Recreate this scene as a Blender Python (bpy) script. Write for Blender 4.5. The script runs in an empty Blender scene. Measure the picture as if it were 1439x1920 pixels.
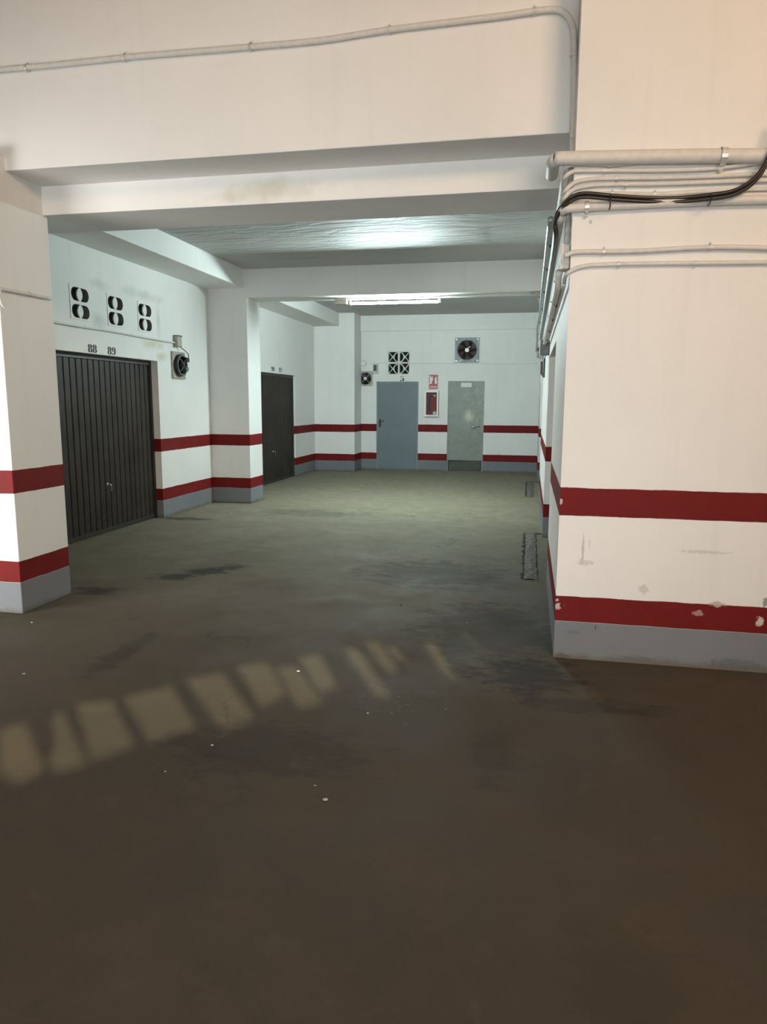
import bpy, bmesh, math, random
import numpy as np
from mathutils import Vector, Matrix, geometry
random.seed(7)
S = bpy.context.scene; C = S.collection; D = bpy.data
PI = math.pi

# ------------------------------------------------------------------ camera
F, YAW, PIT, ROL, EYE = 1329.24, -0.200758, 0.1532844, -0.0054662, 1.5
fw = np.array([math.sin(YAW)*math.cos(PIT), math.cos(YAW)*math.cos(PIT), -math.sin(PIT)])
rt = np.array([math.cos(YAW), -math.sin(YAW), 0.0]); dn = np.cross(fw, rt)
cr, sr = math.cos(ROL), math.sin(ROL)
MR = np.array([cr*rt+sr*dn, -sr*rt+cr*dn, fw])
cam = D.cameras.new('camera'); camo = D.objects.new('camera', cam); C.objects.link(camo)
cam.sensor_fit = 'HORIZONTAL'; cam.sensor_width = 36; cam.lens = F/1439*36
cam.clip_start = 0.05; cam.clip_end = 100
camo.matrix_world = Matrix.Translation((0, 0, EYE)) @ Matrix((MR[0], -MR[1], -MR[2])).transposed().to_4x4()
S.camera = camo

# ------------------------------------------------------------------ light
S.view_settings.view_transform = 'Standard'; S.view_settings.look = 'None'
S.view_settings.gamma = 1; S.view_settings.use_curve_mapping = False
S.view_settings.exposure = 0.0
W = D.worlds.new('world'); S.world = W; W.use_nodes = True
W.node_tree.nodes['Background'].inputs[0].default_value = (0.75, 0.85, 1.0, 1)
W.node_tree.nodes['Background'].inputs[1].default_value = 0.6

SUN_AZ, SUN_EL = (-0.50, 0.866), math.radians(22)
sd = Vector((SUN_AZ[0]*math.cos(SUN_EL), SUN_AZ[1]*math.cos(SUN_EL), -math.sin(SUN_EL)))
sl = D.lights.new('sun', 'SUN'); sl.energy = 7.5; sl.angle = 0.008; sl.color = (1.0, 0.92, 0.66)
so = D.objects.new('sun', sl); C.objects.link(so); so.rotation_euler = sd.to_track_quat('-Z', 'Y').to_euler()

def area(name, loc, target, sx, sy, power, col, spread=180):
    l = D.lights.new(name, 'AREA'); l.shape = 'RECTANGLE'; l.size = sx; l.size_y = sy
    l.energy = power; l.color = col; l.spread = math.radians(spread)
    o = D.objects.new(name, l); C.objects.link(o); o.location = loc
    o.rotation_euler = (Vector(target)-Vector(loc)).to_track_quat('-Z', 'Y').to_euler()
    return o
# daylight coming in through the street entrance on the left behind the photographer
area('entrance_daylight', (-5.7, 1.2, 1.2), (-4.1, 4.3, 1.0), 2.2, 1.5, 66, (1.0, 0.98, 0.94), 85)
area('rear_daylight', (-0.8, -2.7, 1.5), (-1.8, 4.3, 1.15), 5.0, 1.7, 68, (0.95, 1.0, 1.0), 80)
# warm ceiling lighting of the entrance hall
area('hall_lamp', (3.0, -0.4, 4.2), (-1.0, 4.3, 3.9), 2.2, 0.8, 160, (1.0, 0.70, 0.46))
TUBE = 850.0

# ------------------------------------------------------------------ materials
def rgb(h):
    c = [int(h[i:i+2], 16)/255 for i in (0, 2, 4)]
    return tuple(x/12.92 if x <= .04045 else ((x+.055)/1.055)**2.4 for x in c)+(1,)
def base_mat(name):
    m = D.materials.new(name); m.use_nodes = True
    nt = m.node_tree; b = nt.nodes['Principled BSDF']
    return m, nt, b
def N(nt, t, **kw):
    n = nt.nodes.new(t)
    for k, v in kw.items(): setattr(n, k, v)
    return n
def noise(nt, vec, scale, detail=4, rough=.55, dist=0):
    n = N(nt, 'ShaderNodeTexNoise'); n.inputs['Scale'].default_value = scale
    n.inputs['Detail'].default_value = detail; n.inputs['Roughness'].default_value = rough
    n.inputs['Distortion'].default_value = dist
    nt.links.new(vec, n.inputs['Vector']); return n.outputs['Fac']
def math_(nt, op, a, b=None, clamp=False):
    n = N(nt, 'ShaderNodeMath', operation=op); n.use_clamp = clamp
    for i, v in enumerate((a, b)):
        if v is None: continue
        if isinstance(v, (int, float)): n.inputs[i].default_value = v
        else: nt.links.new(v, n.inputs[i])
    return n.outputs[0]
def ramp(nt, v, a, b, lo=0., hi=1.):
    n = N(nt, 'ShaderNodeMapRange'); n.clamp = True
    nt.links.new(v, n.inputs[0]); n.inputs[1].default_value = a; n.inputs[2].default_value = b
    n.inputs[3].default_value = lo; n.inputs[4].default_value = hi
    return n.outputs[0]
def mix(nt, f, a, b, mode='MIX'):
    n = N(nt, 'ShaderNodeMix', data_type='RGBA', blend_type=mode)
    if isinstance(f, (int, float)): n.inputs[0].default_value = f
    else: nt.links.new(f, n.inputs[0])
    for i, v in ((6, a), (7, b)):
        if isinstance(v, tuple): n.inputs[i].default_value = v
        else: nt.links.new(v, n.inputs[i])
    return n.outputs[2]
def pos(nt): return N(nt, 'ShaderNodeNewGeometry').outputs['Position']
def sep(nt, v):
    n = N(nt, 'ShaderNodeSeparateXYZ'); nt.links.new(v, n.inputs[0]); return n.outputs
def scaled(nt, v, s):
    n = N(nt, 'ShaderNodeVectorMath', operation='MULTIPLY'); nt.links.new(v, n.inputs[0]); n.inputs[1].default_value = s
    return n.outputs[0]
def bump(nt, b, h, strength, dist):
    n = N(nt, 'ShaderNodeBump'); n.inputs['Strength'].default_value = strength; n.inputs['Distance'].default_value = dist
    nt.links.new(h, n.inputs['Height']); nt.links.new(n.outputs[0], b.inputs['Normal'])
def spot(nt, P, c, r, soft=1.0, wob=None, wamt=0.0):
    """1 inside an ellipsoid around c with radii r, fading to 0"""
    n = N(nt, 'ShaderNodeVectorMath', operation='SUBTRACT'); nt.links.new(P, n.inputs[0]); n.inputs[1].default_value = c
    s = scaled(nt, n.outputs[0], tuple(1/x for x in r))
    l = N(nt, 'ShaderNodeVectorMath', operation='LENGTH'); nt.links.new(s, l.inputs[0])
    v = l.outputs['Value']
    if wob is not None: v = math_(nt, 'ADD', v, math_(nt, 'MULTIPLY', math_(nt, 'SUBTRACT', wob, 0.5), wamt))
    return ramp(nt, v, 1.0, 1.0-soft)

def wall_mat(name, stains=(), stripes=True, rough_ceiling=False, tone=1.0, over=()):
    m, nt, b = base_mat(name); P = pos(nt); x, y, z = sep(nt, P)
    big = noise(nt, P, 0.9, 4); drip = noise(nt, scaled(nt, P, (5, 5, .35)), 1.6, 4, .6)
    fine = noise(nt, P, 38, 5, .6); mid = noise(nt, P, 7, 4, .6)
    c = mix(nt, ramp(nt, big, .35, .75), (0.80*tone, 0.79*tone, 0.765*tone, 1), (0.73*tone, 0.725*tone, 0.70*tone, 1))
    c = mix(nt, ramp(nt, drip, .55, .80, 0, .20), c, (0.60, 0.585, 0.54, 1))
    c = mix(nt, ramp(nt, noise(nt, P, 22, 6, .7), .70, .80, 0, .25), c, (0.42, 0.40, 0.36, 1))
    for cc, rr, col, f in stains:
        c = mix(nt, math_(nt, 'MULTIPLY', spot(nt, P, cc, rr, .9, mid, 1.6), f), c, col)
    if stripes:
        zz = math_(nt, 'ADD', z, math_(nt, 'MULTIPLY', math_(nt, 'SUBTRACT', mid, 0.5), 0.012))
        def band(lo, hi):
            return math_(nt, 'MULTIPLY', ramp(nt, zz, lo-.0015, lo+.0015), ramp(nt, zz, hi+.0015, hi-.0015))
        red = mix(nt, ramp(nt, mid, .3, .75), (0.165, 0.009, 0.007, 1), (0.130, 0.008, 0.007, 1))
        chips = ramp(nt, noise(nt, P, 16, 6, .75), .735, .755)
        grey = mix(nt, ramp(nt, big, .3, .7), (0.205, 0.218, 0.235, 1), (0.175, 0.185, 0.20, 1))
        grime = ramp(nt, math_(nt, 'ADD', z, math_(nt, 'MULTIPLY', mid, -.09)), .0, -.035)
        c = mix(nt, ramp(nt, zz, .2285, .2255), c, grey)
        bb = math_(nt, 'MAXIMUM', band(.86, 1.022), band(.228, .380))
        c = mix(nt, math_(nt, 'MULTIPLY', bb, math_(nt, 'SUBTRACT', 1.0, chips)), c, red)
        scuff = math_(nt, 'MULTIPLY', ramp(nt, noise(nt, scaled(nt, P, (9, 9, 3)), 1.7, 7, .75), .64, .70), ramp(nt, z, .85, .2))
        c = mix(nt, math_(nt, 'MULTIPLY', scuff, .35), c, (.30, .28, .25, 1))
        c = mix(nt, math_(nt, 'MULTIPLY', grime, .75), c, (.13, .115, .09, 1))
    if over:
        wn = noise(nt, P, 45, 6, .75)
        for cc, rr, col, f in over:
            c = mix(nt, math_(nt, 'MULTIPLY', spot(nt, P, cc, rr, .3, wn, 2.6), f), c, col)
    nt.links.new(c, b.inputs['Base Color']); b.inputs['Roughness'].default_value = .62
    b.inputs['Specular IOR Level'].default_value = .18
    if rough_ceiling:
        h = noise(nt, scaled(nt, P, (.55, 2.0, 1)), 3.6, 5, .6, 1.2)
        bump(nt, b, h, .8, .06)
    else:
        bump(nt, b, math_(nt, 'ADD', math_(nt, 'MULTIPLY', fine, .35), mid), .22, .012)
    return m
M_wall = wall_mat('painted_plaster')
YEL = (.50, .44, .25, 1); GRN = (.36, .39, .31, 1)
M_wall_left = wall_mat('painted_plaster_left', stains=[
    ((-4.6, 8.25, 2.20), (.3, .32, .09), YEL, .55), ((-4.6, 8.45, 2.06), (.3, .22, .07), YEL, .55),
    ((-4.6, 7.15, 2.36), (.3, .18, .12), GRN, .45), ((-4.6, 8.1, 2.76), (.3, .55, .08), GRN, .40),
    ((-4.6, 8.42, 2.5), (.3, .07, .3), GRN, .40), ((-4.6, 7.2, 2.75), (.3, .3, .07), GRN, .30)])
M_plain = wall_mat('painted_beam', stripes=False, stains=[
    ((-1.75, 4.77, 2.90), (.42, .2, .085), (.48, .45, .33, 1), .5), ((-2.05, 4.77, 2.88), (.2, .2, .05), (.48, .45, .33, 1), .35)])
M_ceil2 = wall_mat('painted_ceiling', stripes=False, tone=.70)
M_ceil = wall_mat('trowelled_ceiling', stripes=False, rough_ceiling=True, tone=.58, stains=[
    ((-.75, 7.0, 3.37), (.14, .9, .3), (.16, .17, .16, 1), .7), ((-.55, 8.3, 3.37), (.10, .5, .3), (.22, .23, .22, 1), .6),
    ((.1, 6.6, 3.37), (.16, 1.3, .3), (.12, .13, .12, 1), .7)])

def floor_mat():
    m, nt, b = base_mat('worn_concrete'); P = pos(nt); x, y, z = sep(nt, P)
    wob = noise(nt, scaled(nt, P, (1, 1.8, 1)), 5.0, 9, .72); big = noise(nt, P, .45, 5, .6, .4); mid = noise(nt, P, 1.7, 6, .62, .5); fine = noise(nt, P, 60, 5, .7)
    blot = noise(nt, P, 5.5, 6, .7, .3)
    c = mix(nt, ramp(nt, big, .35, .68), (0.080, 0.063, 0.042, 1), (0.051, 0.041, 0.028, 1))
    c = mix(nt, ramp(nt, mid, .42, .72, 0, .6), c, (0.040, 0.035, 0.027, 1))
    c = mix(nt, ramp(nt, blot, .60, .74, 0, .45), c, (0.030, 0.027, 0.022, 1))
    c = mix(nt, ramp(nt, blot, .40, .25, 0, .35), c, (0.105, 0.092, 0.068, 1))
    c = mix(nt, ramp(nt, math_(nt, 'ADD', y, math_(nt, 'MULTIPLY', mid, 2.5)), 4.6, 11.0, 0, .9), c, mix(nt, ramp(nt, blot, .35, .7), (0.28, 0.25, 0.178, 1), (0.205, 0.183, 0.130, 1)))  # hall dimness and brighter aisle light put into the floor colour, front to back
    c = mix(nt, ramp(nt, fine, .3, .7, 0, .22), c, (0.030, 0.028, 0.023, 1))
    for cc, rr, f, col in [
        ((-2.98, 5.50, 0), (.20, .14, 1), .8, (.016, .015, .012, 1)), ((-2.78, 5.72, 0), (.20, .18, 1), .85, (.016, .015, .012, 1)), ((-2.60, 5.93, 0), (.18, .15, 1), .8, (.018, .017, .014, 1)),
        ((-.75, 6.1, 0), (.75, .60, 1), .5, (0.0275, 0.0265, 0.0210, 1)), ((-.2, 4.6, 0), (.55, .75, 1), .55, (0.0240, 0.0210, 0.0160, 1)),
        ((.05, 3.85, 0), (.30, .30, 1), .7, (0.0150, 0.0130, 0.0100, 1)), ((.35, 3.5, 0), (.5, .10, 1), .5, (0.0175, 0.0155, 0.0120, 1)),
        ((-.1, 2.9, 0), (.12, .28, 1), .3, (0.0175, 0.0155, 0.0120, 1)), ((-3.35, 4.95, 0), (.25, .14, 1), .7, (0.0175, 0.0155, 0.0120, 1)),
        ((-2.35, 3.7, 0), (.10, .45, 1), .5, (0.0200, 0.0170, 0.0125, 1)), ((-1.1, 2.75, 0), (.5, .3, 1), .45, (0.0225, 0.0180, 0.0125, 1)),
        ((.3, 1.75, 0), (.22, .25, 1), .2, (0.0200, 0.0165, 0.0130, 1)), ((-4.3, 8.35, 0), (.45, .14, 1), .7, (0.0175, 0.0155, 0.0120, 1)),
        ((-2.9, 9.2, 0), (.9, .35, 1), .4, (0.0375, 0.0360, 0.0275, 1))]:
        c = mix(nt, math_(nt, 'MULTIPLY', spot(nt, P, cc, rr, .5, wob, 3.4), f), c, col)
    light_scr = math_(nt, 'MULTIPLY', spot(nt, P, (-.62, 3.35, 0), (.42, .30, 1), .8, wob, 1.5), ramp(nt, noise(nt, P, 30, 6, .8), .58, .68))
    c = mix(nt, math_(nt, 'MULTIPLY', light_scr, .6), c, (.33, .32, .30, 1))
    crack = N(nt, 'ShaderNodeTexVoronoi', feature='DISTANCE_TO_EDGE'); crack.inputs['Scale'].default_value = .55
    dv = N(nt, 'ShaderNodeVectorMath', operation='ADD'); nt.links.new(P, dv.inputs[0])
    nn = N(nt, 'ShaderNodeTexNoise'); nn.inputs['Scale'].default_value = 2.0; nn.inputs['Detail'].default_value = 5
    nt.links.new(P, nn.inputs['Vector']); nt.links.new(scaled(nt, nn.outputs['Color'], (.7, .7, 0)), dv.inputs[1])
    nt.links.new(dv.outputs[0], crack.inputs['Vector'])
    cm = math_(nt, 'MULTIPLY', ramp(nt, crack.outputs['Distance'], .004, .0), ramp(nt, noise(nt, P, .9, 2), .5, .6))
    c = mix(nt, math_(nt, 'MULTIPLY', cm, .55), c, (.03, .026, .02, 1))
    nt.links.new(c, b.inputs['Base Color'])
    nt.links.new(ramp(nt, mid, .3, .7, .85, .68), b.inputs['Roughness'])
    b.inputs['Specular IOR Level'].default_value = .22
    bump(nt, b, math_(nt, 'ADD', mid, math_(nt, 'MULTIPLY', fine, .12)), .25, .02)
    return m
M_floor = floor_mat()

def simple(name, col, rough=.5, metal=0, var=.15, scale=12, spec=.5, emit=None, bmp=0.0):
    m, nt, b = base_mat(name); P = pos(nt)
    n = noise(nt, P, scale, 5, .6)
    c2 = tuple(max(0, x*(1-var*2.2)) for x in col[:3])+(1,)
    nt.links.new(mix(nt, ramp(nt, n, .35, .75), tuple(col[:3])+(1,), c2), b.inputs['Base Color'])
    b.inputs['Roughness'].default_value = rough; b.inputs['Metallic'].default_value = metal
    b.inputs['Specular IOR Level'].default_value = spec
    if emit: b.inputs['Emission Color'].default_value = emit[0]; b.inputs['Emission Strength'].default_value = emit[1]
    if bmp: bump(nt, b, n, bmp, .01)
    return m
M_white = simple('white_enamel', (.78, .78, .76), .4, var=.05)
M_conduit = simple('painted_conduit', (.68, .66, .62), .55, var=.06, scale=30, bmp=.1)
M_clip = simple('galvanised_clip', (.75, .74, .70), .4, .3)
M_bolt = simple('bolt', (.85, .85, .82), .3, .5)
M_galv = simple('galvanised_tube', (.52, .57, .57), .35, .6, scale=8)
M_black = simple('black_cable', (.020, .018, .016), .42, var=.1)
M_blackgloss = simple('black_sheath', (.035, .028, .022), .30, var=.1)
M_void2 = simple('dim_void', (.035, .035, .034), .9, var=0)
M_dark = simple('dark_void', (.006, .006, .006), .9, var=0)
M_brown = simple('brown_steel', (.036, .027, .021), .55, var=.25, scale=3, spec=.25)
M_brownframe = simple('brown_frame', (.036, .031, .028), .5, var=.2, scale=6)
M_bluegrey = simple('blue_grey_door', (.155, .195, .215), .5, var=.06, scale=3)
M_bluegreyf = simple('blue_grey_frame', (.20, .24, .26), .5, var=.06)
M_plate = simple('beige_plate', (.42, .40, .33), .45, .2, var=.15, scale=25)
M_plategrey = simple('zinc_plate', (.17, .185, .19), .45, .15, var=.25, scale=18)
M_blade = simple('dark_red_blade', (.045, .012, .014), .4, var=.15)
M_blackp = simple('black_plastic', (.012, .012, .012), .35, var=.0)
M_red = simple('red_paint', (.42, .025, .03), .35, var=.08)
M_darkred = simple('cabinet_lining', (.20, .022, .025), .5, var=.1)
M_signred = simple('sign_red', (.36, .020, .028), .4, var=.05)
M_signwhite = simple('sign_white', (.80, .78, .76), .4, var=.03)
M_signpink = simple('sign_band', (.50, .12, .13), .4, var=.05)
M_numb = simple('stencil_paint', (.035, .04, .045), .7, var=.3, scale=60)
M_chrome = simple('chrome', (.75, .75, .73), .2, .9, var=.05)
M_mortar = simple('rough_mortar', (.22, .20, .165), .9, var=.42, scale=22, bmp=1.0)
M_paper = simple('paper', (.70, .72, .70), .7, var=.04)
M_tan = simple('tan_render', (.60, .52, .43), .8, var=.05, scale=2)
M_lining = simple('shaded_lining', (.22, .22, .21), .9, var=.2)  # dark grey puts the shade inside the vent openings into the lining colour
M_litter = simple('litter', (.50, .48, .43), .7, var=.1)
def grey_door_mat():
    m, nt, b = base_mat('scuffed_grey_green_door'); P = pos(nt)
    n = noise(nt, P, 6, 5, .6, .6); st = noise(nt, scaled(nt, P, (9, 1, 3)), 2.2, 6, .7, 1.2)
    c = mix(nt, ramp(nt, n, .35, .7), (.245, .265, .24, 1), (.20, .22, .195, 1))
    rt_ = spot(nt, P, (-1.08, 15.7, 1.45), (.42, .5, .75), .8, n, 1.2)
    c = mix(nt, math_(nt, 'MULTIPLY', math_(nt, 'MULTIPLY', rt_, ramp(nt, st, .48, .62)), .65), c, (.40, .40, .33, 1))
    c = mix(nt, math_(nt, 'MULTIPLY', spot(nt, P, (-1.30, 15.7, 1.20), (.13, .5, .15), .9, st, 3.2), .85), c, (.62, .60, .46, 1))
    nt.links.new(c, b.inputs['Base Color']); b.inputs['Roughness'].default_value = .45
    return m
M_box = simple('off_white_plastic', (.50, .53, .52), .5, var=.05)
M_greydoor = grey_door_mat()
M_louvre = simple('louvre_paint', (.30, .31, .28), .5, var=.15)
M_frame = simple('cabinet_white', (.88, .88, .87), .35, var=.02)
def glass_mat():
    m, nt, b = base_mat('thin_glass')
    b.inputs['Base Color'].default_value = (.05, .05, .05, 1); b.inputs['Roughness'].default_value = .03
    b.inputs['Alpha'].default_value = .10
    return m
M_glass = glass_mat()
def tube_mat():
    m, nt, b = base_mat('lit_tube')
    b.inputs['Base Color'].default_value = (.9, .9, .9, 1)
    b.inputs['Emission Color'].default_value = (0.79, 0.985, 0.985, 1); b.inputs['Emission Strength'].default_value = TUBE
    return m
M_tube = tube_mat()

# ------------------------------------------------------------------ helpers
def link(name, bm, mat, parent=None, smooth=False, loc=None):
    me = D.meshes.new(name); bm.normal_update()
    bm.to_mesh(me); bm.free()
    if smooth:
        for p in me.polygons: p.use_smooth = True
    me.materials.append(mat); o = D.objects.new(name, me); C.objects.link(o)
    if parent is not None:
        o.parent = parent
        w = parent
        off = Vector((0, 0, 0))
        while w is not None: off += w.location; w = w.parent
        me.transform(Matrix.Translation(-off))
    return o
def B(): return bmesh.new()
def tag(o, label=None, cat=None, group=None, kind=None):
    if label: o['label'] = label
    if cat: o['category'] = cat
    if group: o['group'] = group
    if kind: o['kind'] = kind
    return o
def empty(name, loc, label=None, cat=None, group=None, kind=None):
    o = D.objects.new(name, None); o.location = loc; o.empty_display_size = .1; C.objects.link(o)
    return tag(o, label, cat, group, kind)
def box(bm, a, b, bev=0.0):
    a = Vector(a); b = Vector(b)
    r = bmesh.ops.create_cube(bm, size=1); vs = r['verts']
    c = (a+b)/2; s = b-a
    for v in vs: v.co = Vector((c.x+v.co.x*s.x, c.y+v.co.y*s.y, c.z+v.co.z*s.z))
    if bev:
        es = list({e for v in vs for e in v.link_edges})
        bmesh.ops.bevel(bm, geom=es, offset=bev, segments=2, affect='EDGES', profile=.5)
def catmull(pts, n=6):
    pts = [Vector(p) for p in pts]
    if len(pts) < 3: return pts
    out = []; P = [2*pts[0]-pts[1]]+pts+[2*pts[-1]-pts[-2]]
    for i in range(1, len(P)-2):
        for k in range(n):
            t = k/n; p0, p1, p2, p3 = P[i-1:i+3]
            out.append(.5*((2*p1)+(p2-p0)*t+(2*p0-5*p1+4*p2-p3)*t*t+(3*p1-p0-3*p2+p3)*t**3))
    out.append(pts[-1]); return out
def tube(bm, pts, r, seg=10, smooth=0):
    if smooth: pts = catmull(pts, smooth)
    pts = [Vector(p) for p in pts]
    q = [pts[0]]
    for p in pts[1:]:
        if (p-q[-1]).length > 1e-4: q.append(p)
    pts = q; rings = []; ref = None
    for i, p in enumerate(pts):
        t = (pts[min(i+1, len(pts)-1)]-pts[max(i-1, 0)]).normalized()
        if ref is None:
            ref = Vector((0, 0, 1)) if abs(t.z) < .9 else Vector((1, 0, 0))
        n = (ref-t*ref.dot(t)).normalized(); ref = n; bb = t.cross(n)
        rings.append([bm.verts.new(p+r*(math.cos(2*PI*k/seg)*n+math.sin(2*PI*k/seg)*bb)) for k in range(seg)])
    for a, b in zip(rings, rings[1:]):
        for k in range(seg): bm.faces.new((a[k], a[(k+1) % seg], b[(k+1) % seg], b[k]))
    bm.faces.new(rings[0][::-1]); bm.faces.new(rings[-1])
def frame_uv(o, u, n):
    """map (u,v,d) -> world; v is up, d out of the wall"""
    o = Vector(o); u = Vector(u); n = Vector(n)
    return lambda a, b, c=0.0: o+u*a+Vector((0, 0, 1))*b+n*c
def prism(bm, T, poly, d0, d1):
    a = [bm.verts.new(T(p[0], p[1], d0)) for p in poly]; b = [bm.verts.new(T(p[0], p[1], d1)) for p in poly]
    n = len(poly)
    bm.faces.new(a[::-1]); bm.faces.new(b)
    for i in range(n): bm.faces.new((a[i], a[(i+1) % n], b[(i+1) % n], b[i]))
def ringp(bm, T, c, r0, r1, d0, d1, seg=36, a0=0, a1=2*PI, ry=1.0):
    full = abs(a1-a0-2*PI) < 1e-6; n = seg if full else seg+1; R = []
    for i in range(n):
        a = a0+(a1-a0)*i/seg; co, si = math.cos(a), math.sin(a)*ry
        R.append([bm.verts.new(T(c[0]+r*co, c[1]+r*si, d)) for r, d in ((r0, d0), (r1, d0), (r1, d1), (r0, d1))])
    m = n if full else n-1
    for i in range(m):
        A, Bq = R[i], R[(i+1) % n]
        for k in range(4): bm.faces.new((A[k], A[(k+1) % 4], Bq[(k+1) % 4], Bq[k]))
    if not full: bm.faces.new(R[0][::-1]); bm.faces.new(R[-1])
def disc(bm, T, c, r, d0, d1, seg=24):
    prism(bm, T, [(c[0]+r*math.cos(2*PI*i/seg), c[1]+r*math.sin(2*PI*i/seg)) for i in range(seg)], d0, d1)
def wall(bm, T, u0, u1, v0, v1, holes=()):
    """plane wall with rectangular holes (a,b,c,d,depth): reveals go back into the wall"""
    us = sorted({u0, u1, *[h[0] for h in holes], *[h[1] for h in holes]}); vs = sorted({v0, v1, *[h[2] for h in holes], *[h[3] for h in holes]})
    def q(*p): bm.faces.new([bm.verts.new(T(*x)) for x in p])
    for a, b in zip(us, us[1:]):
        for c, d in zip(vs, vs[1:]):
            mu, mv = (a+b)/2, (c+d)/2
            if any(h[0] < mu < h[1] and h[2] < mv < h[3] for h in holes): continue
            q((a, c, 0), (b, c, 0), (b, d, 0), (a, d, 0))
    for a, b, c, d, e in holes:
        q((a, c, 0), (a, d, 0), (a, d, -e), (a, c, -e)); q((b, c, 0), (b, c, -e), (b, d, -e), (b, d, 0))
        q((a, d, 0), (b, d, 0), (b, d, -e), (a, d, -e))
        if c > v0: q((a, c, 0), (a, c, -e), (b, c, -e), (b, c, 0))
def ray(x, y): return Vector(MR.T @ np.array([(x-719.5)/F, (y-960)/F, 1.0]))
def onY(x, y, Y): d = ray(x, y); t = Y/d.y; return Vector((d.x*t, Y, EYE+d.z*t))
def onX(x, y, X): d = ray(x, y); t = X/d.x; return Vector((X, d.y*t, EYE+d.z*t))
def onZ(x, y, Z=0): d = ray(x, y); t = (Z-EYE)/d.z; return Vector((d.x*t, d.y*t, Z))

# ------------------------------------------------------------------ room
XL, XR, YB = -4.62, .19, 15.7            # left wall, right wall, back wall
YC, YF, YF2, YE = 4.18, 4.40, 4.77, 5.28 # corner of right wall, faces of the two front beams
ZC1, ZC2, ZH = 3.36, 3.38, 4.7
TL = frame_uv((XL, 0, 0), (0, 1, 0), (1, 0, 0))      # u = Y
TR = frame_uv((XR, 0, 0), (0, 1, 0), (-1, 0, 0))
TB = frame_uv((0, YB, 0), (1, 0, 0), (0, -1, 0))     # u = X

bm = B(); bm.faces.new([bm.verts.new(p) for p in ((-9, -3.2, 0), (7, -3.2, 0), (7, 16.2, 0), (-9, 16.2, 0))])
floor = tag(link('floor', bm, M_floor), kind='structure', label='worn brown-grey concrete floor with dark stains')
bm = B()
box(bm, (-9, 4.7, ZC1), (.9, 9.95, ZC1+.2))
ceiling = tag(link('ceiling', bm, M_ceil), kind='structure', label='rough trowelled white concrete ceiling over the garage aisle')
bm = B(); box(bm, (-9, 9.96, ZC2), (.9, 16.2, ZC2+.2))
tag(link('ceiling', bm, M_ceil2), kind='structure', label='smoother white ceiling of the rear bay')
bm = B(); box(bm, (-9, -3.4, ZH), (7, 4.7, ZH+.2))
tag(link('ceiling', bm, M_tan), kind='structure', label='high ceiling of the entrance hall above the photographer')

G1 = (5.85, 8.36, 0, 2.0); G2 = (11.35, 13.76, 0, 2.02)
vb = [(6.65, 7.00), (7.31, 7.64), (7.94, 8.27)]
bm = B(); wall(bm, TL, 4.7, 15.9, 0, 3.4, [G1+(.16,), G2+(.10,)]+[(a, b, 2.33, 2.68, .12) for a, b in vb])
wall_left = tag(link('wall_left', bm, M_wall_left), kind='structure', label='white left wall with red stripes, holding the two brown garage doors')
bm = B()
D1 = (-3.37, -2.42, 0, 1.96); D2 = (-1.77, -.975, 0, 1.97); V4 = (-3.12, -2.62, 2.11, 2.62)
wall(bm, TB, -4.7, .3, 0, 3.5, [D1+(.10,), D2+(.08,), V4+(.12,)])
wall_back = tag(link('wall_back', bm, M_wall), kind='structure', label='white back wall with two red stripes and two metal doors')
# right wall: inner face with two garage openings, front face towards the hall
TRF = frame_uv((XR, YC, 0), (1, 0, 0), (0, -1, 0))
bm = B(); wall(bm, TR, YC, 15.9, 0, 3.5, [(6.04, 8.10, 0, 2.0, .30), (11.7, 13.9, 0, 2.0, .30)])
wall_right = tag(link('wall_right', bm, M_wall), kind='structure', label='white right wall of the aisle with red stripes, running to the back')
bm = B(); wall(bm, TRF, 0, 6.81, 0, ZH)
wall(bm, frame_uv((XR, 0, 0), (0, 1, 0), (-1, 0, 0)), YC, YF+.02, 3.5, ZH)
_o = []
for x_, y_, rx, rz, col, f in ((1052, 940, .012, .02, (.6, .45, .40, 1), .9), (1046, 1137, .02, .022, (.55, .48, .44, 1), .9), (1045, 1125, .01, .01, (.6, .5, .45, 1), .8),
        (1346, 1133, .045, .018, (.45, .43, .38, 1), .9), (1425, 1165, .02, .03, (.6, .55, .5, 1), .9), (1310, 1150, .03, .02, (.45, .30, .28, 1), .7), (1436, 1130, .015, .03, (.2, .19, .17, 1), .8),
        (1094, 1030, .008, .09, (.40, .39, .36, 1), .6), (1098, 1055, .05, .02, (.45, .44, .40, 1), .45), (1106, 1020, .006, .03, (.5, .49, .46, 1), .5), (1320, 1035, .14, .012, (.50, .49, .46, 1), .5),
        (1208, 1105, .03, .03, (.45, .44, .40, 1), .5), (1195, 1235, .1, .02, (.12, .11, .10, 1), .5), (1075, 1185, .05, .012, (.14, .14, .13, 1), .5), (1117, 1178, .006, .02, (.08, .08, .08, 1), .7),
        (1380, 1245, .16, .035, (.10, .10, .11, 1), .45), (1053, 1230, .05, .02, (.10, .07, .04, 1), .6), (1108, 416, .01, .012, (.3, .28, .25, 1), .5)):
    q = onY(x_, y_, YC); _o.append(((q.x, q.y, q.z), (rx, .3, rz), col, f))
wall_front = tag(link('wall_front', bm, wall_mat('painted_plaster_front', over=_o)), kind='structure', label='large white wall face at right with red stripes and grey base, pipes across it')
# hall enclosure (behind / beside the photographer)
bm = B(); wall(bm, frame_uv((7, 0, 0), (0, 1, 0), (-1, 0, 0)), -3.2, 4.2, 0, ZH)
tag(link('wall_hall_right', bm, M_tan), kind='structure', label='hall side wall right of the frame')
bm = B(); wall(bm, frame_uv((-9, 0, 0), (0, 1, 0), (1, 0, 0)), -3.2, 16, 0, ZH)
tag(link('wall_hall_left', bm, M_tan), kind='structure', label='hall side wall left of the frame')
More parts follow.
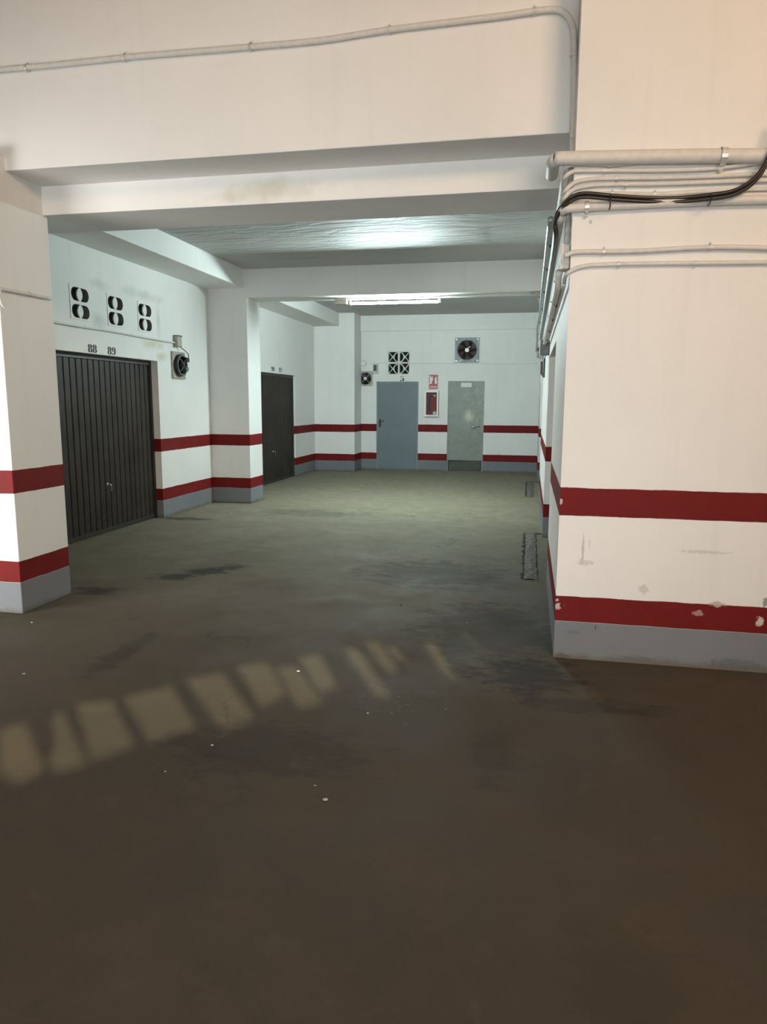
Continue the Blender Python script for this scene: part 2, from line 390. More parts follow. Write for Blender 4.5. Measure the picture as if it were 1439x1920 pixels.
# unseen rear wall, its slits added and shaped to cast the sun streaks
STR = [[(0, 385), (66, 370), (120, 500), (50, 530), (0, 500)], [(140, 345), (168, 340), (235, 480), (158, 500), (95, 440), (150, 425)],
       [(205, 318), (300, 308), (365, 428), (250, 468)], [(335, 300), (462, 268), (528, 380), (402, 420)],
       [(500, 250), (600, 235), (684, 350), (602, 392)], [(640, 215), (722, 205), (772, 290), (704, 325)],
       [(745, 220), (796, 212), (870, 310), (805, 330)], [(806, 195), (860, 180), (912, 270), (864, 290)],
       [(930, 172), (965, 165), (1052, 295), (1015, 302)], [(985, 152), (1022, 146), (1074, 225), (1050, 240)],
       [(1045, 165), (1064, 160), (1090, 192), (1074, 204)], [(1145, 150), (1172, 148), (1222, 238), (1202, 242)],
       [(1240, 115), (1247, 114), (1301, 170), (1293, 172)]]
YW = -3.0
def to_wall(p):
    g = onZ(p[0]/1.439, 1100+p[1]/1.439); t = (g.y-YW)/sd.y; return g-sd*t
holes = [[to_wall(p) for p in s] for s in STR]
outer = [Vector((-9, YW, 0)), Vector((7, YW, 0)), Vector((7, YW, ZH)), Vector((-9, YW, ZH))]
loops = [outer]+[h for h in holes]
tris = geometry.tessellate_polygon([[Vector((p.x, p.z, 0)) for p in l] for l in loops])
allp = [p for l in loops for p in l]
bm = B(); vv = [bm.verts.new(p) for p in allp]
for t in tris:
    try: bm.faces.new([vv[i] for i in t])
    except ValueError: pass
tag(link('wall_rear_mask', bm, M_tan), kind='structure', label='unseen rear hall wall with added slits shaped to cast the floor light streaks')

# ------------------------------------------------------------------ pillars and beams
def solid(name, a, b, mat, label, bev=.006):
    bm = B(); box(bm, a, b, bev); return tag(link(name, bm, mat), label, kind='structure')
solid('pillar', (-5.6, 4.26, 0), (-3.48, 4.81, 3.1), M_wall, 'front left pillar, brightly lit, with two red stripes')
solid('beam', (-8.9, YF, 3.01), (XR, YF2, ZH), M_plain, 'deep front beam spanning the opening, with a conduit on it')
solid('beam', (-8.9, YF2-.01, 2.815), (XR, YE, 3.4), M_plain, 'lower second beam just behind the front beam')
solid('beam', (XL, 9.86, 2.965), (XR, 10.32, 3.42), M_plain, 'cross beam carrying the fluorescent light')
solid('beam', (XL-.02, YE, 3.10), (-4.06, 9.88, 3.4), M_plain, 'long beam against the left wall above the first garage door')
solid('beam', (XL-.02, 10.30, 3.11), (-4.06, 15.1, 3.42), M_plain, 'long beam against the left wall above the second garage door')
solid('pillar', (XL-.02, 9.86, 0), (-4.02, 10.36, 2.97), M_wall, 'pillar between the two brown garage doors')
solid('pillar', (XL-.02, 15.07, 0), (-3.72, YB+.02, 3.4), M_wall, 'wide shallow pillar in the back left corner')
solid('beam', (-3.72, YB-.06, 3.05), (XR, YB+.02, 3.4), M_plain, 'shallow lintel beam along the top of the back wall', .004)

# ------------------------------------------------------------------ garage doors
def ribbed(T, g, name, label, rec, n, kind_loc):
    a, b, z0, z1 = g; e = empty(name, T((a+b)/2, 0, -rec), label, kind='structure')
    bm = B(); fwid = .045
    for q in ((a, a+fwid, 0, z1), (b-fwid, b, 0, z1), (a+fwid, b-fwid, z1-.05, z1)):
        prism(bm, T, [(q[0], q[2]), (q[1], q[2]), (q[1], q[3]), (q[0], q[3])], -rec-.03, -rec+.03)
    link('frame', bm, M_brownframe, e)
    bm = B(); prism(bm, T, [(a, .0), (b, .0), (b, z1), (a, z1)], -rec-.045, -rec-.03); link('backing', bm, M_dark, e)
    w = (b-a-2*fwid)/n; first = None
    for i in range(n):
        u = a+fwid+i*w
        if first is None:
            bm = B(); g_ = .007
            prof = [(g_*.6, -.018), (g_, -.003), (g_+.004, 0), (w-g_-.004, 0), (w-g_, -.003), (w-g_*.6, -.018)]
            vs0 = [bm.verts.new(T(u+p[0], .02, -rec+.012+p[1])) for p in prof]; vs1 = [bm.verts.new(T(u+p[0], z1-.05, -rec+.012+p[1])) for p in prof]
            for k in range(len(prof)-1): bm.faces.new((vs0[k], vs0[k+1], vs1[k+1], vs1[k]))
            bm.faces.new(vs0[::-1]); bm.faces.new(vs1)
            first = link('slat', bm, M_brown, e)
        else:
            o = first.copy(); C.objects.link(o); o.parent = e; o.location = first.location+(T(i*w, 0, 0)-T(0, 0, 0))
    bm = B(); prism(bm, T, [(a+fwid, .005), (b-fwid, .005), (b-fwid, .055), (a+fwid, .055)], -rec, -rec+.02); link('bottom_rail', bm, M_brownframe, e)
    return e
d3 = ribbed(TL, G1, 'door_3', 'near brown ribbed steel garage door under the numbers 88 and 89', .12, 23, 0)
d4 = ribbed(TL, G2, 'door_4', 'far brown ribbed steel garage door under the numbers 90 and 91', .07, 22, 0)
def tilt_handle(T, u, v, rec, par):
    bm = B(); disc(bm, T, (u, v+.03), .022, -rec+.01, -rec+.022, 16)
    tube(bm, [T(u, v+.03, -rec+.02), T(u, v+.03, -rec+.05), T(u+.012, v-.01, -rec+.055), T(u+.01, v-.05, -rec+.05)], .008, 8, 4)
    tag(link('handle', bm, M_chrome, par, True), 'small worn metal pull handle')
h1 = onX(200, 913, XL-.12); tilt_handle(TL, h1.y, h1.z, .12, d3)
h2 = onX(511, 850, XL-.07); tilt_handle(TL, h2.y, h2.z, .07, d4)
# right hand garage doors, seen edge on
TR2 = TR
d5 = ribbed(TR, (6.04, 8.10, 0, 2.0), 'door_5', 'garage door recessed in the right wall, seen edge on', .26, 20, 0)
d6 = ribbed(TR, (11.7, 13.9, 0, 2.0), 'door_6', 'second garage door recessed in the right wall, near the back', .26, 20, 0)

# ------------------------------------------------------------------ back doors
def plate(bm, T, a, b, c, d, d0, d1): prism(bm, T, [(a, c), (b, c), (b, d), (a, d)], d0, d1)
e = empty('door_1', TB((D1[0]+D1[1])/2, 0, -.06), 'blue grey steel door under the number 5', kind='structure')
bm = B(); plate(bm, TB, D1[0]+.03, D1[1]-.03, .012, D1[3]-.03, -.085, -.045); link('leaf', bm, M_bluegrey, e)
bm = B()
for q in ((D1[0], D1[0]+.035, 0, D1[3]), (D1[1]-.035, D1[1], 0, D1[3]), (D1[0]+.035, D1[1]-.035, D1[3]-.035, D1[3])): plate(bm, TB, *q, -.1, -.03)
link('frame', bm, M_bluegreyf, e)
bm = B(); p = onY(713, 790, YB-.045); T0 = frame_uv((p.x, p.y, p.z), (1, 0, 0), (0, -1, 0))
plate(bm, T0, -.016, .016, -.12, .05, 0, .008)
tube(bm, [T0(0, 0, 0), T0(0, 0, .05), T0(.05, -.002, .055), T0(.085, .012, .05), T0(.092, .035, .05)], .010, 8, 4)
tag(link('handle', bm, M_blackp, e, True), 'black lever handle')
bm = B(); plate(bm, T0, -.012, .02, -.22, -.17, 0, .006); disc(bm, T0, (.004, -.195), .010, .006, .014, 12); link('lock_plate', bm, M_bluegreyf, e)
e = empty('door_2', TB((D2[0]+D2[1])/2, 0, -.05), 'scuffed grey green metal door with a louvred grille at its foot', kind='structure')
bm = B(); plate(bm, TB, D2[0]+.028, D2[1]-.028, .24, D2[3]-.028, -.07, -.035); link('leaf', bm, M_greydoor, e)
bm = B()
for q in ((D2[0], D2[0]+.03, 0, D2[3]), (D2[1]-.03, D2[1], 0, D2[3]), (D2[0]+.03, D2[1]-.03, D2[3]-.03, D2[3])): plate(bm, TB, *q, -.08, -.02)
link('frame', bm, M_greydoor, e)
bm = B(); plate(bm, TB, D2[0]+.03, D2[1]-.03, .01, .24, -.075, -.065); link('grille_backing', bm, M_dark, e)
first = None
for i in range(8):
    if first is None:
        bm = B(); z = .022; prism(bm, frame_uv((0, 0, 0), (0, -1, 0), (1, 0, 0)), [(-YB-.06+.0, z), (-YB-.055, z-.004), (-YB-.028, z+.016), (-YB-.033, z+.021)], D2[0]+.045, D2[1]-.045)
        first = link('louvre_slat', bm, M_louvre, e)
    else:
        o = first.copy(); C.objects.link(o); o.parent = e; o.location = (0, 0, i*.026)
bm = B(); p = onY(889, 800, YB-.035); T0 = frame_uv((p.x, p.y, p.z), (1, 0, 0), (0, -1, 0))
plate(bm, T0, -.06, .05, -.02, .02, 0, .006); tube(bm, [T0(.03, 0, 0), T0(.03, 0, .045), T0(-.01, 0, .05), T0(-.05, .002, .048)], .009, 8, 4)
tag(link('handle', bm, M_chrome, e, True), 'chrome lever handle')
bm = B(); disc(bm, T0, (.105, .0), .018, 0, .02, 14); disc(bm, T0, (.115, .13), .009, 0, .012, 10); link('lock_cylinder', bm, M_blackp, e)
bm = B(); plate(bm, TB, -1.49, -1.26, 1.84, 1.935, -.035, -.031); tag(link('paper_notice', bm, M_paper, None), 'small white paper notice taped to the top of the scuffed grey door', 'notice')
# floor sills of both doors
# ------------------------------------------------------------------ painted stencil numbers
def arcs(bm, T, cx, cy, rx, ry, a0, a1, w, thin=.35, d=.002, seg=10):
    P0 = []; P1 = []
    for i in range(seg+1):
        a = math.radians(a0+(a1-a0)*i/seg); k = w*(thin+(1-thin)*abs(math.cos(a)))/2
        P0.append((cx+(rx+k)*math.cos(a), cy+(ry+k*.8)*math.sin(a))); P1.append((cx+(rx-k)*math.cos(a), cy+(ry-k*.8)*math.sin(a)))
    prism(bm, T, P0+P1[::-1], .0005, d)
def digit(bm, T, ch, x, y, w, h):
    s = w*.37
    if ch == '8':
        for cy, ry, rx in ((y+h*.75, h*.20, w*.28), (y+h*.26, h*.22, w*.32)):
            arcs(bm, T, x+w/2, cy, rx, ry, -75, 75, s); arcs(bm, T, x+w/2, cy, rx, ry, 105, 255, s)
    elif ch == '9':
        arcs(bm, T, x+w/2, y+h*.70, w*.30, h*.24, -75, 75, s); arcs(bm, T, x+w/2, y+h*.70, w*.30, h*.24, 105, 255, s)
        arcs(bm, T, x+w*.38, y+h*.42, w*.42, h*.38, -80, 25, s); disc(bm, T, (x+w*.22, y+h*.14), w*.13, .0005, .002, 10)
    elif ch == '0':
        arcs(bm, T, x+w/2, y+h/2, w*.30, h*.44, -78, 78, s); arcs(bm, T, x+w/2, y+h/2, w*.30, h*.44, 102, 258, s)
    elif ch == '1':
        plate(bm, T, x+w*.40, x+w*.68, y, y+h, .0005, .002); prism(bm, T, [(x+w*.15, y+h*.80), (x+w*.36, y+h*.88), (x+w*.36, y+h*.98), (x+w*.15, y+h*.88)], .0005, .002)
    elif ch == '5':
        plate(bm, T, x+w*.18, x+w*.42, y+h*.84, y+h, .0005, .002); plate(bm, T, x+w*.56, x+w*.80, y+h*.86, y+h, .0005, .002); plate(bm, T, x+w*.16, x+w*.28, y+h*.55, y+h*.78, .0005, .002)
        arcs(bm, T, x+w*.42, y+h*.32, w*.36, h*.27, -75, 80, s); disc(bm, T, (x+w*.2, y+h*.14), w*.17, .0005, .002, 10)
def number(T, txt, u, v, w, h, par, step=None):
    bm = B(); step = step or w*1.05
    for i, ch in enumerate(txt): digit(bm, T, ch, u+i*step, v, w, h)
    tag(link('painted_number', bm, M_numb, par), 'black stencilled number '+txt)
number(TL, '88', 6.915, 2.012, .078, .085, wall_left); number(TL, '89', 7.275, 2.012, .078, .085, wall_left)
number(TL, '90', 12.42, 2.05, .085, .085, wall_left); number(TL, '91', 12.83, 2.05, .085, .085, wall_left)
number(TB, '5', -2.84, 1.965, .10, .115, wall_back)

# ------------------------------------------------------------------ ventilation blocks
for i, (a, b) in enumerate(vb):
    cy = (a+b)/2; e = empty('ventilation_block', TL(cy, 2.33, 0), ['leftmost', 'middle', 'rightmost'][i]+' white ventilation block with two oval openings above the near garage door', 'vent', 'oval ventilation blocks above the near garage door')
    bm = B()
    # face plate with two obround openings, tessellated
    def obr(cv, w=.15, h=.068, r=.066):
        out = []
        for k, (sx, sy) in enumerate(((1, 1), (-1, 1), (-1, -1), (1, -1))):
            for j in range(7):
                an = PI/2*k+PI/2*j/6
                out.append((cy+sx*(w-r)+r*math.cos(an), cv+sy*max(0, h-r)+r*math.sin(an)))
        return out
    O = [[(a+.0005, 2.3305), (b-.0005, 2.3305), (b-.0005, 2.6795), (a+.0005, 2.6795)], obr(2.587), obr(2.417)]
    tr = geometry.tessellate_polygon([[Vector((p[0], p[1], 0)) for p in l] for l in O]); fl = [p for l in O for p in l]
    v0 = [bm.verts.new(TL(p[0], p[1], .004)) for p in fl]
    for t in tr: bm.faces.new([v0[k] for k in t])
    for k in range(4): pass
    link('block_face', bm, M_plain, e)
    bm = B(); v0 = [bm.verts.new(TL(p[0], p[1], .0035)) for p in fl]; v1 = [bm.verts.new(TL(p[0], p[1], -.10)) for p in fl]; st = 4
    for l in O[1:]:
        n = len(l)
        for k in range(n): bm.faces.new((v0[st+k], v0[st+(k+1) % n], v1[st+(k+1) % n], v1[st+k]))
        st += n
    for q in range(4): bm.faces.new((v0[q], v0[(q+1) % 4], v1[(q+1) % 4], v1[q]))
    link('opening_lining', bm, M_lining, e)
    for cv in (2.587, 2.417):
        bm = B(); pl = []
        for k in range(9): t = -1+2*k/8; pl.append((cy+.046*math.cos(t*PI/2)**.7 if abs(t) < 1 else cy, cv+.072*t))
        for k in range(9): t = 1-2*k/8; pl.append((cy-.046*math.cos(t*PI/2)**.7 if abs(t) < 1 else cy, cv+.072*t))
        pl = [p for j, p in enumerate(pl) if j == 0 or (Vector(p)-Vector(pl[j-1])).length > 1e-5]
        if (Vector(pl[0])-Vector(pl[-1])).length < 1e-5: pl.pop()
        prism(bm, TL, pl, -.012, .002); link('centre_fin', bm, M_plain, e)
    bm = B(); plate(bm, TL, a, b, 2.33, 2.68, -.119, -.105); link('dark_backing', bm, M_void2, e)
k = 0
for iu in range(2):
    for iv in range(2):
        u0 = V4[0]+iu*.25; v0_ = V4[2]+iv*.255; w = .25; h = .255; cu, cv = u0+w/2, v0_+h/2
        e = empty('ventilation_block', TB(cu, v0_, 0), ('lower', 'upper')[iv]+' '+('left', 'right')[iu]+' white lattice block of the four above the blue grey door', 'vent', 'lattice ventilation blocks on the back wall')
        bm = B(); t = .018
        for q in ((u0+.002, u0+t, v0_+.002, v0_+h-.002), (u0+w-t, u0+w-.002, v0_+.002, v0_+h-.002), (u0+t, u0+w-t, v0_+.002, v0_+t), (u0+t, u0+w-t, v0_+h-t, v0_+h-.002)): plate(bm, TB, *q, -.08, .004)
        link('border', bm, M_white, e)
        s = 1 if iu == 0 else -1
        bm = B()
        def bar(p, q, wd=.013):
            p = Vector(p); q = Vector(q); n = Vector((-(q-p).y, (q-p).x)).normalized()*wd/2
            prism(bm, TB, [tuple(p+n), tuple(p-n), tuple(q-n), tuple(q+n)], -.07, .001)
        bar((cu-s*(w/2-t), cv+h/2-t), (cu+s*.062, cv-.092)); bar((cu-s*(w/2-t), cv-h/2+t), (cu+s*.062, cv+.092))
        link('diagonal_bars', bm, M_white, e)
        bm = B()
        if s == 1: ringp(bm, TB, (cu+w/2-.012, cv), .093, .107, -.07, .002, 14, PI/2, 3*PI/2)
        else: ringp(bm, TB, (cu-w/2+.012, cv), .093, .107, -.07, .002, 14, -PI/2, PI/2)
        link('arc_bar', bm, M_white, e)
        bm = B(); plate(bm, TB, u0, u0+w, v0_, v0_+h, -.118, -.09); link('dark_backing', bm, M_dark, e)

# ------------------------------------------------------------------ fans
def fan(T, cu, cv, half, R, platem, bladem, hubm, label, nblade, spokes, hubr, guard_out=.03, spokemat=None):
    e = empty('extractor_fan', T(cu, cv, 0), label, 'fan')
    O = [[(cu-half, cv-half), (cu+half, cv-half), (cu+half, cv+half), (cu-half, cv+half)], [(cu+R*math.cos(2*PI*k/32), cv+R*math.sin(2*PI*k/32)) for k in range(32)]]
    tr = geometry.tessellate_polygon([[Vector((p[0], p[1], 0)) for p in l] for l in O]); fl = [p for l in O for p in l]
    bm = B(); v0 = [bm.verts.new(T(p[0], p[1], .022)) for p in fl]
    for t in tr: bm.faces.new([v0[k] for k in t])
    v1 = [bm.verts.new(T(p[0], p[1], .001)) for p in fl]
    for st, n in ((0, 4), (4, 32)):
        for k in range(n): bm.faces.new((v0[st+k], v0[st+(k+1) % n], v1[st+(k+1) % n], v1[st+k]))
    link('mounting_plate', bm, platem, e)
    bm = B(); disc(bm, T, (cu, cv), R, .001, .004, 32); link('duct_opening', bm, M_dark, e)
    bm = B(); ringp(bm, T, (cu, cv), R*.97, R*1.06, .02, guard_out+.012, 32); link('rim', bm, M_blackp, e)
    for k in range(nblade):
        bm = B(); a = 2*PI*k/nblade+.4; pts0 = []; pts1 = []
        for j in range(6):
            t = j/5; r = hubr*.9+(R*.92-hubr*.9)*t; aa = a+.25*t
            pts0.append(bm.verts.new(T(cu+r*math.cos(aa-.28), cv+r*math.sin(aa-.28), .006))); pts1.append(bm.verts.new(T(cu+r*math.cos(aa+.28), cv+r*math.sin(aa+.28), .024)))
        for j in range(5): bm.faces.new((pts0[j], pts0[j+1], pts1[j+1], pts1[j]))
        link('blade', bm, bladem, e)
    bm = B(); disc(bm, T, (cu, cv), hubr, .01, guard_out+.02, 20); disc(bm, T, (cu, cv), hubr*.6, guard_out+.02, guard_out+.026, 16); link('motor_hub', bm, hubm, e)
    for k in range(spokes):
        a = 2*PI*k/spokes+PI/4; bm = B()
        tube(bm, [T(cu+hubr*.8*math.cos(a), cv+hubr*.8*math.sin(a), guard_out+.012), T(cu+R*1.02*math.cos(a), cv+R*1.02*math.sin(a), guard_out+.006)], half*.035, 6)
        link('spoke', bm, spokemat or platem, e)
    for sx in (-1, 1):
        for sy in (-1, 1):
            bm = B(); disc(bm, T, (cu+sx*half*.86, cv+sy*half*.86), half*.07, .022, .032, 10); link('bolt', bm, M_bolt, e)
    return e
fan(TB, -3.62, 2.025, .163, .128, M_plate, M_blackp, M_white, 'small square extractor fan with white hub left of the blue grey door', 5, 4, .034, .02)
f2 = fan(TB, -1.37, 2.625, .262, .212, M_plategrey, M_blade, M_white, 'large square extractor fan with dark red blades high above the grey door', 6, 0, .042, .03)
for sx in (-1, 1):
    for sy in (-1, 1):
        bm = B(); tube(bm, [TB(-1.37+sx*.245, 2.625+sy*.245, .03), TB(-1.37+sx*.17, 2.625+sy*.17, .036)], .008, 6)
        link('corner_bracket', bm, M_plategrey, f2)
bm = B(); tube(bm, [TB(-1.37, 2.625, .062), TB(-1.33, 2.68, .066), TB(-1.30, 2.70, .06)], .007, 6); link('wire', bm, M_clip, f2)
f3 = fan(TL, 8.89, 1.975, .175, .138, M_plate, M_blackp, M_blackp, 'square extractor fan with round cage on the left wall beside the near garage door', 5, 0, .05, .05)
bm = B(); ringp(bm, TL, (8.89, 1.975), .120, .138, .02, .075, 28); link('cage_rim', bm, M_plategrey, f3)
for a in (-.9, .9):
    bm = B(); c, s = math.cos(a), math.sin(a)
    tube(bm, [TL(8.89-.13*c, 1.975-.13*s, .03), TL(8.89-.07*c, 1.975-.07*s, .085), TL(8.89+.07*c, 1.975+.07*s, .085), TL(8.89+.13*c, 1.975+.13*s, .03)], .008, 6, 3)
    link('motor_arm', bm, M_plategrey, f3)
bm = B(); box(bm, TL(8.94, 2.02, .03), TL(9.02, 2.08, .11), .008); link('terminal_box', bm, M_blackp, f3)
bm = B(); disc(bm, TL, (8.97, 1.93), .035, .03, .10, 14); link('capacitor', bm, M_plategrey, f3)

# ------------------------------------------------------------------ fluorescent light
LY = 10.10; xa, xb = -2.57, -1.29; lz = 2.965
e = empty('fluorescent_light', ((xa+xb)/2, LY, lz), 'lit fluorescent tube fitting under the cross beam', 'lamp')
bm = B(); box(bm, (xa-.02, LY-.03, lz-.030), (xb+.03, LY+.03, lz), .004); link('batten', bm, M_white, e)
bm = B(); box(bm, (xa-.20, LY-.045, lz-.092), (xa-.03, LY+.045, lz), .006); link('ballast_box', bm, M_plate, e)
bm = B(); tube(bm, [(xa+.03, LY, lz-.078), (xb-.01, LY, lz-.078)], .017, 20); link('tube', bm, M_tube, e, True)
for x in (xa, xb):
    bm = B(); box(bm, (x, LY-.016, lz-.10), (x+.028, LY+.016, lz-.02), .004); link('lamp_holder', bm, M_white, e)

# ------------------------------------------------------------------ sign, extinguisher cabinet, boxes on the back wall
e = empty('extinguisher_sign', TB(-2.095, 1.80, 0), 'red fire extinguisher sign above the extinguisher cabinet', 'sign')
bm = B(); plate(bm, TB, -2.19, -1.995, 1.795, 2.105, .001, .006); link('plate', bm, M_signred, e)
bm = B()
plate(bm, TB, -2.175, -2.125, 1.91, 2.03, .006, .008); disc(bm, TB, (-2.15, 2.035), .025, .006, .008, 12); plate(bm, TB, -2.19, -2.15, 2.065, 2.08, .006, .008)
plate(bm, TB, -2.205+.012, -2.178, 1.90, 1.925, .006, .008); plate(bm, TB, -2.12, -2.105, 1.97, 2.07, .006, .008)
for pl in ([(-2.045, 1.905), (-2.015, 1.92), (-2.012, 1.965), (-2.03, 2.0), (-2.018, 2.03), (-2.032, 2.065), (-2.05, 2.03), (-2.06, 2.05), (-2.066, 2.0), (-2.058, 1.955), (-2.066, 1.92)],):
    prism(bm, TB, pl, .006, .008)
link('pictogram', bm, M_signwhite, e)
bm = B(); plate(bm, TB, -2.18, -2.005, 1.81, 1.87, .006, .008); link('text_band', bm, M_signpink, e)
def text(body, size, loc, par, mat, sx=1.0):
    cu = D.curves.new('t', 'FONT'); cu.body = body; cu.size = size; cu.align_x = 'CENTER'; cu.align_y = 'CENTER'; cu.extrude = .0006
    ob = D.objects.new('t', cu); C.objects.link(ob); bpy.context.view_layer.update()
    me = D.meshes.new_from_object(ob.evaluated_get(bpy.context.evaluated_depsgraph_get())); D.objects.remove(ob)
    me.transform(Matrix.Translation(Vector(loc)-par.location) @ Matrix.Rotation(PI/2, 4, 'X') @ Matrix.Diagonal((sx, 1, 1, 1)))
    me.materials.clear(); me.materials.append(mat); o = D.objects.new('lettering', me); C.objects.link(o); o.parent = par
text('EXTINTOR', .036, TB(-2.0925, 1.84, .009), e, M_signwhite, .85)
e = empty('extinguisher_cabinet', TB(-2.11, 1.20, 0), 'white framed red extinguisher cabinet with glass front between the two back doors', 'cabinet')
a, b, c, d = -2.265, -1.965, 1.205, 1.755
bm = B()
for q in ((a, a+.032, c, d), (b-.032, b, c, d), (a+.032, b-.032, c, c+.032), (a+.032, b-.032, d-.032, d)): plate(bm, TB, *q, .10, .125)
link('door_frame', bm, M_frame, e)
bm = B()
for q in ((a, a+.006, c, d), (b-.006, b, c, d), (a, b, c, c+.006), (a, b, d-.006, d)): plate(bm, TB, *q, .002, .10)
link('housing', bm, M_signred, e)
bm = B(); plate(bm, TB, a+.006, b-.006, c+.006, d-.006, .002, .006); link('back_panel', bm, M_darkred, e)
bm = B(); plate(bm, TB, a+.032, b-.032, c+.032, d-.032, .108, .112); link('pane', bm, M_glass, e)
e2 = empty('fire_extinguisher', (-2.045, YB-.055, 1.215), 'red fire extinguisher standing inside the glass fronted cabinet', 'extinguisher')
bm = B(); r_ = .044; prof = [(0, 0), (r_*.9, 0), (r_, .01), (r_, .33), (r_*.85, .365), (r_*.4, .39), (.014, .395), (.014, .42), (0, .42)]
rings = [[bm.verts.new((-2.045+max(r, 1e-4)*math.cos(2*PI*k/20), YB-.055+max(r, 1e-4)*math.sin(2*PI*k/20), 1.215+z)) for k in range(20)] for r, z in prof]
for A, Bq in zip(rings, rings[1:]):
    for k in range(20): bm.faces.new((A[k], A[(k+1) % 20], Bq[(k+1) % 20], Bq[k]))
link('cylinder', bm, M_red, e2, True)
bm = B(); tube(bm, [(-2.045, YB-.055, 1.23), (-2.045, YB-.055, 1.31)], .0448, 20); link('label_band', bm, M_signwhite, e2, True)
bm = B(); box(bm, (-2.065, YB-.07, 1.63), (-2.025, YB-.04, 1.66), .004); box(bm, (-2.11, YB-.062, 1.66), (-2.02, YB-.05, 1.672), .003); link('valve', bm, M_chrome, e2)
bm = B(); tube(bm, [(-2.06, YB-.055, 1.645), (-2.12, YB-.055, 1.66), (-2.165, YB-.055, 1.58), (-2.17, YB-.055, 1.40), (-2.15, YB-.055, 1.33)], .009, 8, 5); link('hose', bm, M_blackp, e2, True)
# octagonal box + switch
e = empty('junction_box', TB(-3.66, 2.35, 0), 'round white junction box above the small fan on the back wall', 'junction box')
bm = B(); disc(bm, TB, (-3.665, 2.355), .068, .001, .045, 8); link('housing', bm, M_box, e)
bm = B(); disc(bm, TB, (-3.665, 2.355), .055, .045, .052, 8); link('cover', bm, M_white, e)
bm = B(); tube(bm, [TB(-3.655, 2.29, .03), TB(-3.65, 2.24, .03), TB(-3.635, 2.15, .035)], .005, 6, 4); link('cable', bm, M_clip, e)
e = empty('switch_box', TB(-3.385, 2.13, 0), 'small grey switch box between the small fan and the lattice vents', 'switch')
bm = B(); box(bm, TB(-3.44, 2.13, .001), TB(-3.33, 2.335, .05), .008); link('housing', bm, M_box, e)
bm = B(); plate(bm, TB, -3.425, -3.36, 2.19, 2.32, .05, .056); link('dark_window', bm, simple('blue_grey_panel', (.06, .08, .11), .3), e)

# ------------------------------------------------------------------ conduits
def conduit(pts, r, label, mat=M_conduit, clips=(), sm=6, group=None, cat='conduit', name='conduit', nrm=None, seg=10, clipm=M_clip):
    o0 = Vector(pts[0]); e = empty(name, o0, label, cat, group)
    bm = B(); tube(bm, pts, r, seg, sm); link('tube_body', bm, mat, e, True)
    for c in clips:
        c = Vector(c); n = Vector(nrm)
        # direction along pipe at the clip
        q = min(range(len(pts)-1), key=lambda i: ((Vector(pts[i])+Vector(pts[i+1]))/2-c).length)
        t = (Vector(pts[q+1])-Vector(pts[q])).normalized(); s = t.cross(n).normalized()
        bm = B(); R = r*1.25; hw = max(.006, r*.4)
        prof = [c+s*(R*math.cos(a))+n*(R*math.sin(a)) for a in [PI*k/8 for k in range(9)]]
        prof = [prof[0]-n*r]+prof+[prof[-1]-n*r]
        ra = [bm.verts.new(p-t*hw) for p in prof]; rb = [bm.verts.new(p+t*hw) for p in prof]
        for i in range(len(prof)-1): bm.faces.new((ra[i], ra[i+1], rb[i+1], rb[i]))
        a2 = c-s*(R+r*.55)-n*r*.6
        bmesh.ops.create_icosphere(bm, subdivisions=1, radius=max(.005, r*.42), matrix=Matrix.Translation(a2))
        link('clip', bm, clipm, e)
    return e
def PY(l, Y): return [onY(x, y, Y) for x, y in l]
def PX(l, X): return [onX(x, y, X) for x, y in l]
FN = (0, -1, 0)
yb = YF-.022
bp_ = PY([(-60, 138), (0, 131), (100, 122), (233, 108), (350, 98), (470, 88), (600, 76), (730, 56), (860, 40), (950, 29), (1003, 21), (1040, 18), (1058, 24), (1070, 38), (1076, 62), (1077, 100), (1077, 180), (1074, 260)], yb)
bp_ += [onY(1071, 330, yb), onY(1067, 400, yb), onY(1063, 458, yb)]
conduit(bp_, .0175, 'long painted conduit crossing the front beam and turning down beside the right wall', clips=PY([(50, 127), (233, 108), (470, 88), (730, 56), (1003, 21), (1077, 103), (1075, 262)], yb), nrm=FN, sm=4)
yp = YC-.03
# thick upper pipe with elbow running back
A = onY(1066, 297, yp-.01); pts = [onY(1500, 292, yp-.01), onY(1300, 293, yp-.01), A, A+Vector((-.055, .008, 0)), A+Vector((-.075, .04, -.004)), A+Vector((-.078, .10, -.006)), A+Vector((-.078, .20, -.008)), A+Vector((-.078, .24, -.008))]
conduit(pts[:1]+pts[1:], .036, 'thickest painted pipe, topmost across the right wall, with an elbow at the corner', clips=PY([(1357, 293)], yp-.01), nrm=FN, sm=5, cat='pipe', name='pipe', seg=16, clipm=M_bolt)
A = onY(1076, 390, yp); run = [onY(1500, 372, yp), onY(1439, 374, yp), onY(1330, 377, yp), onY(1240, 381, yp), onY(1145, 386, yp), A]
XP = .105
back = [A+Vector((-.045, .01, -.004)), A+Vector((-.06, .05, -.012)), Vector((.125, 4.4, 2.50)), Vector((.125, 6.0, 2.50)), Vector((.125, 8.0, 2.48)), Vector((.125, 11, 2.47)), Vector((.13, 15.6, 2.47))]
conduit(run+back, .024, 'lower thick painted pipe on the right wall with a bolted clamp, turning the corner', clips=PY([(1101, 388)], yp)+[Vector((.125, Y, 2.49)) for Y in (5.0, 6.2, 7.4, 8.6)], nrm=FN, sm=5, cat='pipe', name='pipe', seg=14, clipm=M_bolt)
